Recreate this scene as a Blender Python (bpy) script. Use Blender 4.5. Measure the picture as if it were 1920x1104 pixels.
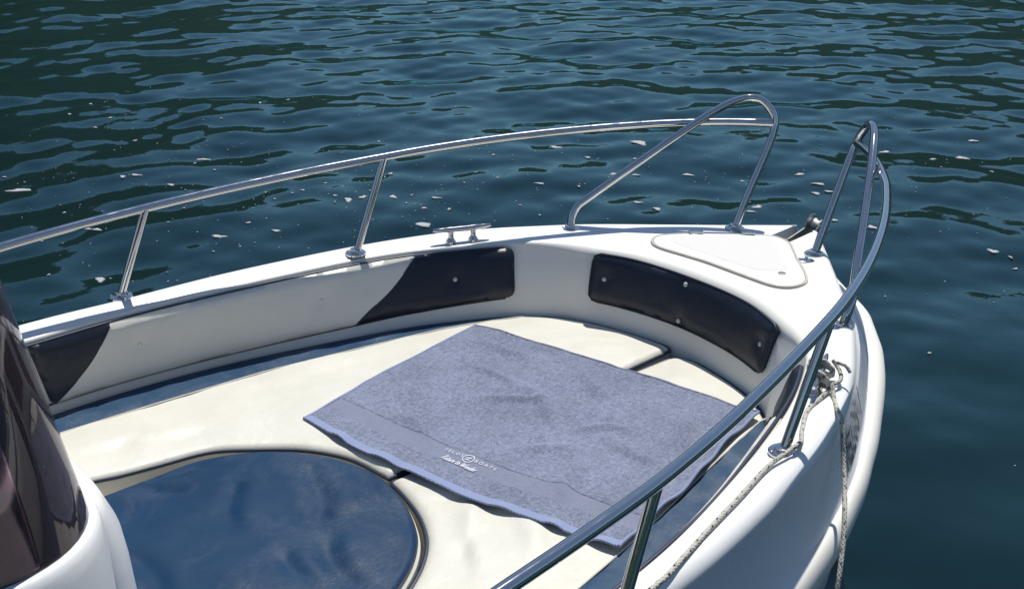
import bpy, bmesh, math, random
import numpy as np
from mathutils import Vector, Matrix, noise
from mathutils.geometry import delaunay_2d_cdt

random.seed(7)
SC = bpy.context.scene
COL = SC.collection
for o in list(bpy.data.objects):
    bpy.data.objects.remove(o)

# ------------------------------------------------------------------ camera, light, exposure
def camera_matrix(yaw, pitch, roll, loc):
    f = Vector((math.cos(yaw) * math.cos(pitch), math.sin(yaw) * math.cos(pitch), -math.sin(pitch)))
    r0 = Vector((math.sin(yaw), -math.cos(yaw), 0)); u0 = r0.cross(f)
    r = r0 * math.cos(roll) + u0 * math.sin(roll)
    u = -r0 * math.sin(roll) + u0 * math.cos(roll)
    m = Matrix((r, u, -f)).transposed().to_4x4()
    m.translation = Vector(loc)
    return m

cd = bpy.data.cameras.new('camera')
cd.sensor_width = 36.0
cd.lens = 36.0 * 2204.38 / 1920.0
cd.clip_start = 0.05
cd.clip_end = 3000.0
cam = bpy.data.objects.new('camera', cd)
COL.objects.link(cam)
cam.matrix_world = camera_matrix(math.radians(47.22004), math.radians(23.48601), math.radians(0.37251),
                                 (0.083669, -1.957687, 1.301623))
SC.camera = cam

SUN_TRAVEL = Vector((-0.41, -0.235, -1.0)).normalized()
SUN_DIR = -SUN_TRAVEL
elev = math.asin(SUN_DIR.z)
azim = math.atan2(SUN_DIR.x, SUN_DIR.y)            # clockwise from +Y
world = bpy.data.worlds.new('World')
SC.world = world
world.use_nodes = True
wn = world.node_tree.nodes
bg = wn['Background']
sky = wn.new('ShaderNodeTexSky')
sky.sky_type = 'NISHITA'
sky.sun_disc = False
sky.sun_elevation = elev
sky.sun_rotation = azim
sky.altitude = 200
sky.air_density = 1.0
sky.dust_density = 0.15
sky.ozone_density = 1.2
world.node_tree.links.new(sky.outputs[0], bg.inputs['Color'])
bg.inputs['Strength'].default_value = 0.095

sl = bpy.data.lights.new('sun', 'SUN')
sl.energy = 4.6
sl.angle = math.radians(0.53)
sl.color = (1.0, 0.965, 0.90)
sun = bpy.data.objects.new('sun', sl)
COL.objects.link(sun)
sun.rotation_euler = SUN_TRAVEL.to_track_quat('-Z', 'Y').to_euler()
sun.location = (6, 9, 20)

SC.view_settings.view_transform = 'Standard'
SC.view_settings.look = 'None'
SC.view_settings.exposure = 0.12
SC.view_settings.gamma = 1.0
SC.view_settings.use_curve_mapping = False
SC.cycles.max_bounces = 8
SC.cycles.caustics_reflective = False
SC.cycles.caustics_refractive = False
SC.cycles.sample_clamp_indirect = 6.0
SC.cycles.sample_clamp_direct = 5.0

# ------------------------------------------------------------------ materials
class NT:
    def __init__(self, name):
        self.m = bpy.data.materials.new(name)
        self.m.use_nodes = True
        self.t = self.m.node_tree
        self.b = self.t.nodes['Principled BSDF']
    def n(self, kind, **kw):
        x = self.t.nodes.new(kind)
        for k, v in kw.items():
            setattr(x, k, v)
        return x
    def l(self, a, b):
        self.t.links.new(a, b)
    def set(self, **kw):
        for k, v in kw.items():
            s = self.b.inputs[k.replace('_', ' ')]
            if isinstance(v, bpy.types.NodeSocket):
                self.l(v, s)
            else:
                s.default_value = (*v, 1) if isinstance(v, tuple) and len(v) == 3 else v
        return self
    def coord(self, which='Object', scale=(1, 1, 1), rot=(0, 0, 0)):
        c = self.n('ShaderNodeTexCoord'); mp = self.n('ShaderNodeMapping')
        mp.inputs['Scale'].default_value = scale
        mp.inputs['Rotation'].default_value = rot
        self.l(c.outputs[which], mp.inputs[0])
        return mp.outputs[0]
    def noise(self, vec, scale, detail=4, rough=.55, dist=0):
        x = self.n('ShaderNodeTexNoise')
        x.inputs['Scale'].default_value = scale; x.inputs['Detail'].default_value = detail
        x.inputs['Roughness'].default_value = rough; x.inputs['Distortion'].default_value = dist
        self.l(vec, x.inputs['Vector'])
        return x.outputs['Fac']
    def ramp(self, fac, stops):
        r = self.n('ShaderNodeValToRGB')
        e = r.color_ramp.elements
        while len(e) < len(stops):
            e.new(.5)
        for k, (p, c) in zip(e, stops):
            k.position = p; k.color = (*c, 1) if len(c) == 3 else c
        self.l(fac, r.inputs[0])
        return r.outputs[0]
    def math(self, op, a, b=None):
        x = self.n('ShaderNodeMath', operation=op)
        for i, v in enumerate((a, b)):
            if v is None: continue
            if isinstance(v, (int, float)): x.inputs[i].default_value = v
            else: self.l(v, x.inputs[i])
        return x.outputs[0]
    def mix(self, fac, a, b):
        x = self.n('ShaderNodeMix', data_type='RGBA')
        for s, v in ((x.inputs['Factor'], fac), (x.inputs[6], a), (x.inputs[7], b)):
            if isinstance(v, tuple): s.default_value = (*v, 1)
            elif isinstance(v, (int, float)): s.default_value = v
            else: self.l(v, s)
        return x.outputs[2]
    def bump(self, h, strength, dist, prev=None):
        x = self.n('ShaderNodeBump')
        x.inputs['Strength'].default_value = strength; x.inputs['Distance'].default_value = dist
        self.l(h, x.inputs['Height'])
        if prev is not None: self.l(prev, x.inputs['Normal'])
        return x.outputs[0]

def m_gelcoat(name, base, rough):
    q = NT(name); v = q.coord()
    d = q.noise(v, 3.1, 6, .6); s = q.noise(v, 60, 3, .7)
    c = q.ramp(d, [(.3, tuple(x * .93 for x in base)), (.62, base)])
    c = q.mix(q.ramp(s, [(.62, (0, 0, 0)), (.8, (.25, .25, .25))]), c, tuple(x * .86 for x in base))
    r = q.ramp(d, [(.3, (rough + .12,) * 3), (.7, (rough,) * 3)])
    return q.set(Base_Color=c, Roughness=r, Normal=q.bump(q.noise(v, 14, 3), .05, .004)).m

def m_vinyl(name, lo, hi, rough, speck=None, spec=.5, wr=1.0):
    q = NT(name); v = q.coord()
    d = q.noise(v, 5.5, 6, .62, .4)
    c = q.ramp(d, [(.3, lo), (.7, hi)])
    if speck:
        # worn, salt-dusted scuffs
        f1 = q.noise(q.coord(scale=(1, 1, 1)), 4.0, 8, .72, .6)
        f2 = q.noise(q.coord(scale=(26, 60, 26), rot=(0, 0, .5)), 4.0, 5, .75)
        f3 = q.noise(v, 420, 2, .8)
        f = q.math('MULTIPLY', q.ramp(f1, [(.46, (0, 0, 0)), (.74, (1, 1, 1))]), q.ramp(f2, [(.35, (0, 0, 0)), (.75, (1, 1, 1))]))
        g = q.math('MULTIPLY', q.ramp(f3, [(.62, (0, 0, 0)), (.75, (1, 1, 1))]), .35)
        f = q.math('MAXIMUM', f, q.math('MULTIPLY', g, q.ramp(d, [(.35, (.2,) * 3), (.7, (1,) * 3)])))
        c = q.mix(q.math('MULTIPLY', f, speck[1]), c, speck[0])
    nb = q.bump(q.noise(v, 300, 2, .6), .16, .0016)
    nb = q.bump(q.noise(v, 9, 4, .5, .5), .28 * wr, .02, nb)
    return q.set(Base_Color=c, Roughness=rough, Normal=nb, Specular_IOR_Level=spec).m

def m_plain(name, col, rough, metal=0.0, var=.12, scale=20, bump=.1):
    q = NT(name); v = q.coord()
    d = q.noise(v, scale, 5, .6)
    c = q.ramp(d, [(.3, tuple(x * (1 - var) for x in col)), (.7, tuple(min(1, x * (1 + var)) for x in col))])
    return q.set(Base_Color=c, Roughness=rough, Metallic=metal, Normal=q.bump(q.noise(v, scale * 6, 2), bump, .001)).m

M = {}
M['gelcoat'] = m_gelcoat('white_gelcoat', (.80, .80, .785), .22)
M['liner'] = m_gelcoat('white_liner_gelcoat', (.78, .76, .70), .30)
M['rub'] = m_gelcoat('ivory_rub_strake', (.80, .775, .71), .35)
M['cream'] = m_vinyl('cream_vinyl', (.565, .548, .475), (.625, .607, .535), .45, ((.50, .45, .36), .35))
M['panel_cream'] = m_vinyl('pale_panel_vinyl', (.69, .66, .58), (.74, .71, .63), .42)
M['navy'] = m_vinyl('navy_vinyl', (.0045, .027, .070), (.0075, .036, .088), .52, ((.17, .19, .21), .60), .16, .35)
M['navy_trim'] = m_vinyl('worn_navy_vinyl', (.014, .042, .092), (.024, .062, .120), .50, ((.22, .24, .26), .85), .2, .8)
M['panel_navy'] = m_vinyl('dark_navy_vinyl', (.010, .015, .026), (.013, .019, .032), .38, None, .4)
M['piping'] = m_plain('navy_piping', (.014, .022, .045), .45)
M['cream_piping'] = m_plain('cream_piping', (.58, .55, .47), .45)
q = NT('polished_steel'); v = q.coord()
M['steel'] = q.set(Base_Color=(.60, .59, .575), Metallic=1.0, Roughness=q.ramp(q.noise(v, 30, 4), [(.35, (.05,) * 3), (.7, (.11,) * 3)])).m
M['dark_steel'] = m_plain('weathered_steel', (.42, .40, .37), .32, 1.0, .25)
M['nonskid'] = m_plain('grey_nonskid', (.60, .585, .565), .7, 0, .02, 90, .2)
M['gasket'] = m_plain('taupe_gasket', (.44, .40, .34), .6)
M['black'] = m_plain('black_rubber', (.012, .012, .013), .5)
M['dash_brown'] = m_plain('brown_dash', (.16, .135, .12), .6)
M['dash'] = m_plain('black_dash', (.020, .017, .015), .55)
M['dash_trim'] = m_plain('beige_dash_trim', (.40, .34, .31), .6)
M['button'] = m_plain('pale_button', (.55, .54, .52), .35)
M['roller'] = m_plain('nylon_roller', (.74, .72, .66), .5)
M['print'] = m_plain('navy_lettering', (.012, .02, .04), .4)
M['embroidery'] = m_plain('white_thread', (.60, .61, .68), .7)

q = NT('tinted_acrylic')
tr = q.n('ShaderNodeBsdfTransparent'); tr.inputs[0].default_value = (.64, .48, .54, 1)
gl = q.n('ShaderNodeBsdfGlossy'); gl.inputs['Roughness'].default_value = .03
gl.inputs['Color'].default_value = (.9, .9, .95, 1)
fr = q.n('ShaderNodeFresnel'); fr.inputs['IOR'].default_value = 1.6
mx = q.n('ShaderNodeMixShader')
q.l(fr.outputs[0], mx.inputs[0]); q.l(tr.outputs[0], mx.inputs[1]); q.l(gl.outputs[0], mx.inputs[2])
df = q.n('ShaderNodeBsdfDiffuse'); df.inputs[0].default_value = (.55, .43, .50, 1)
m2 = q.n('ShaderNodeMixShader'); m2.inputs[0].default_value = .045
q.l(mx.outputs[0], m2.inputs[1]); q.l(df.outputs[0], m2.inputs[2]); mx = m2
q.l(mx.outputs[0], q.t.nodes['Material Output'].inputs['Surface'])
M['acrylic'] = q.m

def m_terry(name, lo, hi, strong=1.0):
    q = NT(name); v = q.coord()
    pile = q.noise(v, 330, 3, .75); tuft = q.noise(v, 95, 3, .7); broad = q.noise(v, 7, 4, .6, .3)
    dr = q.noise(q.coord(scale=(1, 5, 1), rot=(0, 0, .35)), 26, 4, .7, .5)
    f = q.math('ADD', q.math('MULTIPLY', pile, .45), q.math('MULTIPLY', tuft, .3))
    f = q.math('ADD', f, q.math('MULTIPLY', broad, .15))
    f = q.math('ADD', f, q.math('MULTIPLY', dr, .12))
    c = q.ramp(f, [(.40, lo), (.62, hi)])
    nb = q.bump(pile, .9 * strong, .004)
    nb = q.bump(tuft, .7 * strong, .006, nb)
    return q.set(Base_Color=c, Roughness=.95, Normal=nb, Specular_IOR_Level=.1, Sheen_Weight=.25, Sheen_Roughness=.5).m
M['terry'] = m_terry('blue_terry', (.105, .125, .178), (.325, .355, .490))
M['woven'] = m_terry('grey_blue_woven_band', (.16, .175, .235), (.205, .225, .305), .3)
q = NT('ribbed_hem'); v = q.coord(scale=(1, 1, 1), rot=(0, 0, math.radians(12)))
w = q.n('ShaderNodeTexWave', bands_direction='X'); w.inputs['Scale'].default_value = 72; w.inputs['Distortion'].default_value = .4
q.l(v, w.inputs['Vector'])
M['hem'] = q.set(Base_Color=q.ramp(w.outputs['Fac'], [(.2, (.215, .26, .41)), (.75, (.31, .36, .54))]), Roughness=.85,
                 Normal=q.bump(w.outputs['Fac'], .6, .003), Specular_IOR_Level=.15).m

# braided rope, uses the tube's own UVs (u = metres along, v = turns round)
q = NT('braided_rope'); c = q.n('ShaderNodeUVMap')
mp = q.n('ShaderNodeMapping'); mp.inputs['Scale'].default_value = (1, 1, 1)
q.l(c.outputs[0], mp.inputs[0])
sx = q.n('ShaderNodeSeparateXYZ'); q.l(mp.outputs[0], sx.inputs[0])
def strand(sign):
    a = q.math('ADD', q.math('MULTIPLY', sx.outputs[0], 95.0), q.math('MULTIPLY', sx.outputs[1], 4.0 * sign))
    return q.math('ABSOLUTE', q.math('SINE', q.math('MULTIPLY', a, math.pi)))
braid = q.math('MULTIPLY', strand(1), strand(-1))
fl = q.math('FRACT', q.math('MULTIPLY', sx.outputs[0], 34.0))
fl = q.math('LESS_THAN', fl, .36)
fv = q.math('FRACT', q.math('ADD', q.math('MULTIPLY', sx.outputs[1], 3.0), q.math('MULTIPLY', sx.outputs[0], 11.0)))
fl = q.math('MULTIPLY', fl, q.math('LESS_THAN', fv, .42))
fl = q.math('MULTIPLY', fl, q.math('GREATER_THAN', braid, .25))
d = q.noise(q.coord(), 130, 4, .7)
base = q.ramp(d, [(.3, (.38, .36, .31)), (.7, (.56, .54, .48))])
M['rope'] = q.set(Base_Color=q.mix(fl, base, (.035, .035, .04)), Roughness=.9, Specular_IOR_Level=.15,
                  Normal=q.bump(braid, .5, .002)).m

q = NT('lake_water'); v = q.coord()
d = q.noise(v, .35, 3, .5)
wnrm = q.bump(q.noise(q.coord(scale=(1, 1, 1)), 17, 2, .5), .035, .02)
wd = q.n('ShaderNodeBsdfDiffuse'); q.l(q.ramp(d, [(.3, (.0016, .0092, .0108)), (.7, (.0024, .0125, .0142))]), wd.inputs['Color'])
wg = q.n('ShaderNodeBsdfGlossy'); wg.inputs['Roughness'].default_value = .02; wg.inputs['Color'].default_value = (.72, 1.0, .99, 1)
wf = q.n('ShaderNodeFresnel'); wf.inputs['IOR'].default_value = 1.46
for nd in (wd, wg, wf): q.l(wnrm, nd.inputs['Normal'])
wm = q.n('ShaderNodeMixShader'); q.l(wf.outputs[0], wm.inputs[0]); q.l(wd.outputs[0], wm.inputs[1]); q.l(wg.outputs[0], wm.inputs[2])
q.l(wm.outputs[0], q.t.nodes['Material Output'].inputs['Surface'])
M['water'] = q.m
M['foam'] = m_plain('grey_white_foam', (.34, .35, .36), .75, 0, .2, 60)
q = NT('forested_slope'); v = q.coord()
d = q.noise(v, .12, 8, .7)
M['hills'] = q.set(Base_Color=q.ramp(d, [(.3, (.010, .022, .017)), (.7, (.026, .044, .034))]), Roughness=.95, Specular_IOR_Level=.1).m

# ------------------------------------------------------------------ helpers
def tag(o, label=None, cat=None, group=None, kind=None):
    for k, val in (('label', label), ('category', cat), ('group', group), ('kind', kind)):
        if val: o[k] = val
    return o

def empty(name, loc, label, cat, group=None):
    o = bpy.data.objects.new(name, None); COL.objects.link(o)
    o.location = loc; o.empty_display_size = .1
    return tag(o, label, cat, group)

def link_mesh(name, me, mat, parent=None, smooth=True):
    o = bpy.data.objects.new(name, me); COL.objects.link(o)
    if mat: me.materials.append(mat)
    if smooth:
        me.polygons.foreach_set('use_smooth', [True] * len(me.polygons))
    if parent:
        o.parent = parent
        o.matrix_parent_inverse = Matrix.Translation(abs_loc(parent)).inverted()
    return o

def abs_loc(o):
    # every parent here is either at a plain location or has world-space mesh data
    return o.location if o.parent is None else Vector((0, 0, 0)) if False else (o.location + (abs_loc(o.parent) if o.parent else Vector())) - (
        -o.matrix_parent_inverse.translation)

def mesh_obj(name, verts, faces, mat, parent=None, smooth=True, weld=0, sharp=None):
    me = bpy.data.meshes.new(name)
    me.from_pydata([tuple(p) for p in verts], [], [tuple(f) for f in faces])
    bm = bmesh.new(); bm.from_mesh(me)
    if weld: bmesh.ops.remove_doubles(bm, verts=bm.verts, dist=weld)
    bmesh.ops.recalc_face_normals(bm, faces=bm.faces)
    if sharp is not None:
        for e in bm.edges:
            if len(e.link_faces) == 2 and e.calc_face_angle(0) > math.radians(sharp): e.smooth = False
    bm.to_mesh(me); bm.free()
    me.update()
    return link_mesh(name, me, mat, parent, smooth)

class Geo:
    """collects shapes for one mesh"""
    def __init__(self): self.v = []; self.f = []; self.uv = {}
    def add(self, vs, fs):
        o = len(self.v); self.v += [tuple(p) for p in vs]; self.f += [tuple(i + o for i in f) for f in fs]
    def grid(self, rows, close_u=False, close_v=False):
        n = len(rows); m = len(rows[0]); vs = [p for r in rows for p in r]; fs = []
        for i in range(n if close_u else n - 1):
            for j in range(m if close_v else m - 1):
                a = i * m + j; b = i * m + (j + 1) % m; c2 = ((i + 1) % n) * m + (j + 1) % m; d2 = ((i + 1) % n) * m + j
                fs.append((a, b, c2, d2))
        self.add(vs, fs)
    def tube(self, pts, r, seg=12, cap=True, closed=False, uvscale=None):
        P = [Vector(p) for p in pts]; n = len(P)
        R = r if isinstance(r, (list, tuple)) else [r] * n
        T = []
        for i in range(n):
            a = P[i - 1] if (i > 0 or closed) else P[i]
            b = P[(i + 1) % n] if (i < n - 1 or closed) else P[i]
            T.append((b - a).normalized())
        u = T[0].orthogonal().normalized(); rows = []
        for i in range(n):
            u = (u - T[i] * u.dot(T[i])).normalized(); w = T[i].cross(u)
            rows.append([P[i] + (u * math.cos(2 * math.pi * k / seg) + w * math.sin(2 * math.pi * k / seg)) * R[i] for k in range(seg)])
        base = len(self.v); fb = len(self.f)
        self.grid(rows, closed, True)
        if uvscale:
            L = [0]
            for i in range(1, n): L.append(L[-1] + (P[i] - P[i - 1]).length)
            k = fb
            for i in range(n - 1):
                for j in range(seg):
                    self.uv[k] = [(L[i], j / seg), (L[i], (j + 1) / seg), (L[i + 1], (j + 1) / seg), (L[i + 1], j / seg)]; k += 1
        if cap and not closed:
            for row, rev in ((0, True), (n - 1, False)):
                ids = [base + row * seg + k for k in range(seg)]
                self.f.append(tuple(reversed(ids)) if rev else tuple(ids))
    def lathe(self, c, axis, prof, seg=20):
        """prof: list of (radius, height along axis)"""
        c = Vector(c); ax = Vector(axis).normalized(); u = ax.orthogonal().normalized(); w = ax.cross(u)
        rows = [[c + ax * h + (u * math.cos(2 * math.pi * k / seg) + w * math.sin(2 * math.pi * k / seg)) * r for k in range(seg)] for r, h in prof]
        base = len(self.v); self.grid(rows, False, True)
        for row in (0, len(rows) - 1):
            self.f.append(tuple(base + row * seg + k for k in range(seg)))
    def box(self, c, size, rot=None, bev=0.0):
        bm = bmesh.new(); bmesh.ops.create_cube(bm, size=1)
        for v_ in bm.verts: v_.co = Vector((v_.co.x * size[0], v_.co.y * size[1], v_.co.z * size[2]))
        if bev: bmesh.ops.bevel(bm, geom=bm.edges[:], offset=bev, segments=2, affect='EDGES')
        Rm = rot if rot is not None else Matrix.Identity(3)
        bm.verts.index_update()
        self.add([Rm @ v_.co + Vector(c) for v_ in bm.verts], [[v_.index for v_ in f.verts] for f in bm.faces]); bm.free()
    def build(self, name, mat, parent=None, smooth=True, weld=0, sharp=40):
        if self.uv:
            me = bpy.data.meshes.new(name); me.from_pydata(self.v, [], self.f)
            ul = me.uv_layers.new(name='UVMap')
            for p in me.polygons:
                if p.index in self.uv:
                    for li, t in zip(p.loop_indices, self.uv[p.index]): ul.data[li].uv = t
            me.update()
            return link_mesh(name, me, mat, parent, smooth)
        return mesh_obj(name, self.v, self.f, mat, parent, smooth, weld, sharp)

def catmull(P, n=12):
    P = [np.array(p, float) for p in P]; out = []; m = len(P)
    for i in range(m - 1):
        p0 = P[max(i - 1, 0)]; p1 = P[i]; p2 = P[i + 1]; p3 = P[min(i + 2, m - 1)]
        for k in range(n):
            t = k / n
            out.append(.5 * (2 * p1 + (p2 - p0) * t + (2 * p0 - 5 * p1 + 4 * p2 - p3) * t * t + (-p0 + 3 * p1 - 3 * p2 + p3) * t ** 3))
    out.append(P[-1]); return np.array(out)

def resample(P, step):
    P = np.asarray(P, float); d = np.r_[0, np.cumsum(np.linalg.norm(np.diff(P, axis=0), axis=1))]
    n = max(2, int(round(d[-1] / step)) + 1); t = np.linspace(0, d[-1], n)
    return np.stack([np.interp(t, d, P[:, k]) for k in range(P.shape[1])], 1)

def normals2(P, left=True):
    P = np.asarray(P); t = np.gradient(P, axis=0); t /= np.linalg.norm(t, axis=1)[:, None]
    nrm = np.stack([-t[:, 1], t[:, 0]], 1)
    return nrm if left else -nrm

def dist_poly(pts, poly):
    pts = np.asarray(pts); A = np.asarray(poly); B = np.roll(A, -1, 0); best = np.full(len(pts), 1e9)
    for a, b in zip(A, B):
        ab = b - a; L = ab @ ab
        if L < 1e-14: continue
        t = np.clip(((pts - a) @ ab) / L, 0, 1); dd = np.linalg.norm(pts - (a + t[:, None] * ab), axis=1)
        best = np.minimum(best, dd)
    return best

def inside(pts, poly):
    pts = np.asarray(pts); x, y = pts[:, 0], pts[:, 1]; A = np.asarray(poly); B = np.roll(A, -1, 0); r = np.zeros(len(pts), bool)
    for a, b in zip(A, B):
        if a[1] == b[1]: continue
        c = ((a[1] > y) != (b[1] > y)) & (x < (b[0] - a[0]) * (y - a[1]) / (b[1] - a[1]) + a[0]); r ^= c
    return r

def fill(poly, step, rings=(), holes=()):
    """triangulates a closed outline with evenly spread inner points -> (verts2d, tris, number of outline verts)"""
    poly = np.asarray(poly, float); lo = poly.min(0); hi = poly.max(0)
    g = np.stack(np.meshgrid(np.arange(lo[0], hi[0], step), np.arange(lo[1], hi[1], step), indexing='ij'), -1).reshape(-1, 2)
    g[:, 0] += (np.round((g[:, 1] - lo[1]) / step) % 2) * step * .5
    g = g[inside(g, poly)]
    allp = [poly] + [np.asarray(h) for h in holes]
    for h in holes: g = g[~inside(g, h)]
    for h in allp: g = g[dist_poly(g, h) > step * .45 + (max(rings) if len(rings) else 0)]
    for rd in rings:
        t_ = np.roll(poly, -1, 0) - np.roll(poly, 1, 0); t_ /= np.linalg.norm(t_, axis=1)[:, None] + 1e-12
        n_ = np.stack([-t_[:, 1], t_[:, 0]], 1)
        area = np.sum(poly[:, 0] * np.roll(poly[:, 1], -1) - np.roll(poly[:, 0], -1) * poly[:, 1])
        q_ = poly + n_ * (rd if area > 0 else -rd)
        q_ = q_[inside(q_, poly)]; q_ = q_[dist_poly(q_, poly) > rd * .93]
        if len(g): 
            keep_ = [q_[0]] if len(q_) else []
            for p_ in q_[1:]:
                if np.hypot(*(p_ - keep_[-1])) > step * .35: keep_.append(p_)
            q_ = np.array(keep_) if keep_ else q_
        g = np.vstack([g, q_])
    vs = []; fc = []; ed = []
    for h in allp:
        o = len(vs); vs += [Vector(p) for p in h]; ids = list(range(o, len(vs)))
        ed += [(ids[i], ids[(i + 1) % len(ids)]) for i in range(len(ids))]
    fc.append(list(range(len(poly))))
    nb = len(vs)
    vs += [Vector(p) for p in g]
    ov, oe, of, _, _, _ = delaunay_2d_cdt(vs, ed, fc if not holes else [], 1 if not holes else 2, 1e-6)
    ov = np.array([tuple(p) for p in ov])
    if holes:
        cen = np.array([ov[list(f)].mean(0) for f in of])
        ok = inside(cen, poly)
        for h in holes: ok &= ~inside(cen, h)
        of = [f for f, k in zip(of, ok) if k]
    return ov, [tuple(f) for f in of], nb

def smooth01(x): x = np.clip(x, 0, 1); return x * x * (3 - 2 * x)

def fnoise(P, s, seed=0.0):
    return np.array([noise.noise(Vector((p[0] * s + seed, p[1] * s - seed, seed * .37))) for p in P])

def creases(P, lines):
    h = np.zeros(len(P))
    for (a, b, w, amp) in lines:
        a = np.array(a); b = np.array(b); ab = b - a; L = np.linalg.norm(ab); d = ab / L; nn = np.array([-d[1], d[0]])
        t = (P - a) @ d; s = (P - a) @ nn
        s = s + .010 * np.sin(t * 24 + a[0] * 50)
        env = smooth01((t + w) / (L * .35 + w)) * smooth01((L + w - t) / (L * .35 + w))
        h += amp * np.exp(-(s / w) ** 2) * env - .35 * amp * np.exp(-((s - 1.9 * w) / (1.3 * w)) ** 2) * env
    return h

def pillow(name, poly, zrim, zbot, rnd, puff, mat, parent, step=.014, rim_poly=None, extra=None, noise_amp=.002, side=True):
    """an upholstered slab: outline, rounded upper edge, soft uneven top"""
    poly = resample(np.vstack([poly, poly[:1]]), step * .8)[:-1] if step < .02 else np.asarray(poly)
    ov, tri, nb = fill(poly, step, (rnd * .12, rnd * .35, rnd * .65, rnd) if step < .02 else ())
    d = dist_poly(ov, rim_poly if rim_poly is not None else poly)
    dr = np.clip(d, 0, rnd)
    z = zrim - rnd + np.sqrt(np.maximum(rnd ** 2 - (rnd - dr) ** 2, 0))
    z = z + puff * smooth01(d / .16)
    k = smooth01(d / .05)
    z = z + k * noise_amp * (fnoise(ov, 5.0, 3.1) + .5 * fnoise(ov, 13.0, 9.7))
    if extra is not None: z = z + k * extra(ov)
    g = Geo(); g.add(np.c_[ov, z], tri)
    if side:
        P = np.asarray(poly); n = len(P)
        zr = zrim - rnd
        rows = [np.c_[P, np.full(n, zr)], np.c_[P, np.full(n, (zr + zbot) / 2)], np.c_[P, np.full(n, zbot)]]
        g.grid([[tuple(p) for p in r] for r in rows], False, True)
    return g.build(name, mat, parent, True, 1e-4, 60)

# ------------------------------------------------------------------ water, hills
WZ = -0.75
rng = np.random.default_rng(11)
def axis(lo, a, b, hi, fine, grow):
    mid = list(np.arange(a, b + 1e-6, fine)); s = fine; x = b; up = []
    while x < hi: s *= grow; x += s; up.append(x)
    s = fine; x = a; dn = []
    while x > lo: s *= grow; x -= s; dn.append(x)
    return np.array(dn[::-1] + mid + up)
gx = axis(-700, 1.2, 14.0, 700, .025, 1.09); gy = axis(-700, -1.4, 13.0, 700, .025, 1.09)
X, Y = np.meshgrid(gx, gy, indexing='ij')
Zw = np.zeros_like(X)
main = math.radians(52)
comps = []
for k in range(110):
    lam = .18 * (2.0 / .18) ** rng.random()
    th = main + rng.normal(0, .75)
    if k % 7 == 0: th += math.pi / 2 * rng.choice([-1, 1]) * rng.random()
    comps.append((lam, th, rng.random() * 2 * math.pi))
tot = 0
for lam, th, ph in comps:
    kk = 2 * math.pi / lam
    slope = .0155 * (lam / .5) ** (.38 if lam < .5 else -.35)
    # uneven gusts: each train waxes and wanes over a few metres
    th2 = th + 1.1; env = .65 + .5 * np.sin(X * math.cos(th2) * .55 + Y * math.sin(th2) * .55 + ph * 3)
    arg = kk * (X * math.cos(th) + Y * math.sin(th)) + ph + .5 * np.sin(.8 * (X * math.sin(th) - Y * math.cos(th)) + ph * 2)
    fade = np.clip(1.0, 0, 1)
    Zw += env * (slope / kk) * (np.sin(arg) + .12 * np.sin(2 * arg + 1.2))
# calmer in the lee of the hull and near the shore
dh = np.sqrt((np.maximum(np.abs(X - .6) - 2.4, 0)) ** 2 + (np.maximum(np.abs(Y) - .8, 0)) ** 2)
Zw *= .60 + .40 * np.clip(dh / 3.2, 0, 1) ** .8
far = np.sqrt((X - 6) ** 2 + (Y - 6) ** 2)
Zw *= np.clip((60 - far) / 45, 0, 1)
nx, ny = X.shape
co = np.stack([X, Y, WZ + Zw], -1).reshape(-1, 3)
idx = np.arange(nx * ny).reshape(nx, ny)
quads = np.stack([idx[:-1, :-1], idx[1:, :-1], idx[1:, 1:], idx[:-1, 1:]], -1).reshape(-1, 4)
me = bpy.data.meshes.new('water')
me.vertices.add(len(co)); me.vertices.foreach_set('co', co.ravel())
me.loops.add(quads.size); me.loops.foreach_set('vertex_index', quads.ravel())
me.polygons.add(len(quads)); me.polygons.foreach_set('loop_start', np.arange(0, quads.size, 4)); me.polygons.foreach_set('loop_total', np.full(len(quads), 4))
me.update(calc_edges=True)
water = link_mesh('water', me, M['water'])
tag(water, 'dark blue rippled lake water around the boat', 'water', kind='structure')

def water_z(x, y):
    i = int(np.clip(np.searchsorted(gx, x) - 1, 0, nx - 2)); j = int(np.clip(np.searchsorted(gy, y) - 1, 0, ny - 2))
    return WZ + float(Zw[i:i + 2, j:j + 2].mean())

g = Geo(); rows = []
AZ = 240
for r, fh in ((200, -.02), (215, .10), (250, .32), (300, .62), (360, .86), (430, 1.0), (520, .9), (640, .6)):
    row = []
    for k in range(AZ):
        a = 2 * math.pi * k / AZ
        deg = math.degrees(a) % 360
        w1 = math.exp(-((deg - 78) / 17) ** 2); w2 = math.exp(-((deg - 18) / 16) ** 2)
        el = 8.6 + 12.5 * w1 + 4.2 * w2 + 2.2 * noise.noise(Vector((math.cos(a) * 3.1, math.sin(a) * 3.1, 1.7))) + 1.0 * noise.noise(Vector((math.cos(a) * 14, math.sin(a) * 14, 5)))
        h = 430 * math.tan(math.radians(el)) * fh
        h += (3.5 if fh > .05 else 0) * noise.noise(Vector((math.cos(a) * r * .05, math.sin(a) * r * .05, 2.2)))
        row.append((r * math.cos(a), r * math.sin(a), WZ + h))
    rows.append(row)
g.grid(rows, False, True)
hills = g.build('hills', M['hills'], None, True)
tag(hills, 'dark forested slopes ringing the lake', 'hills', kind='structure')

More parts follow.
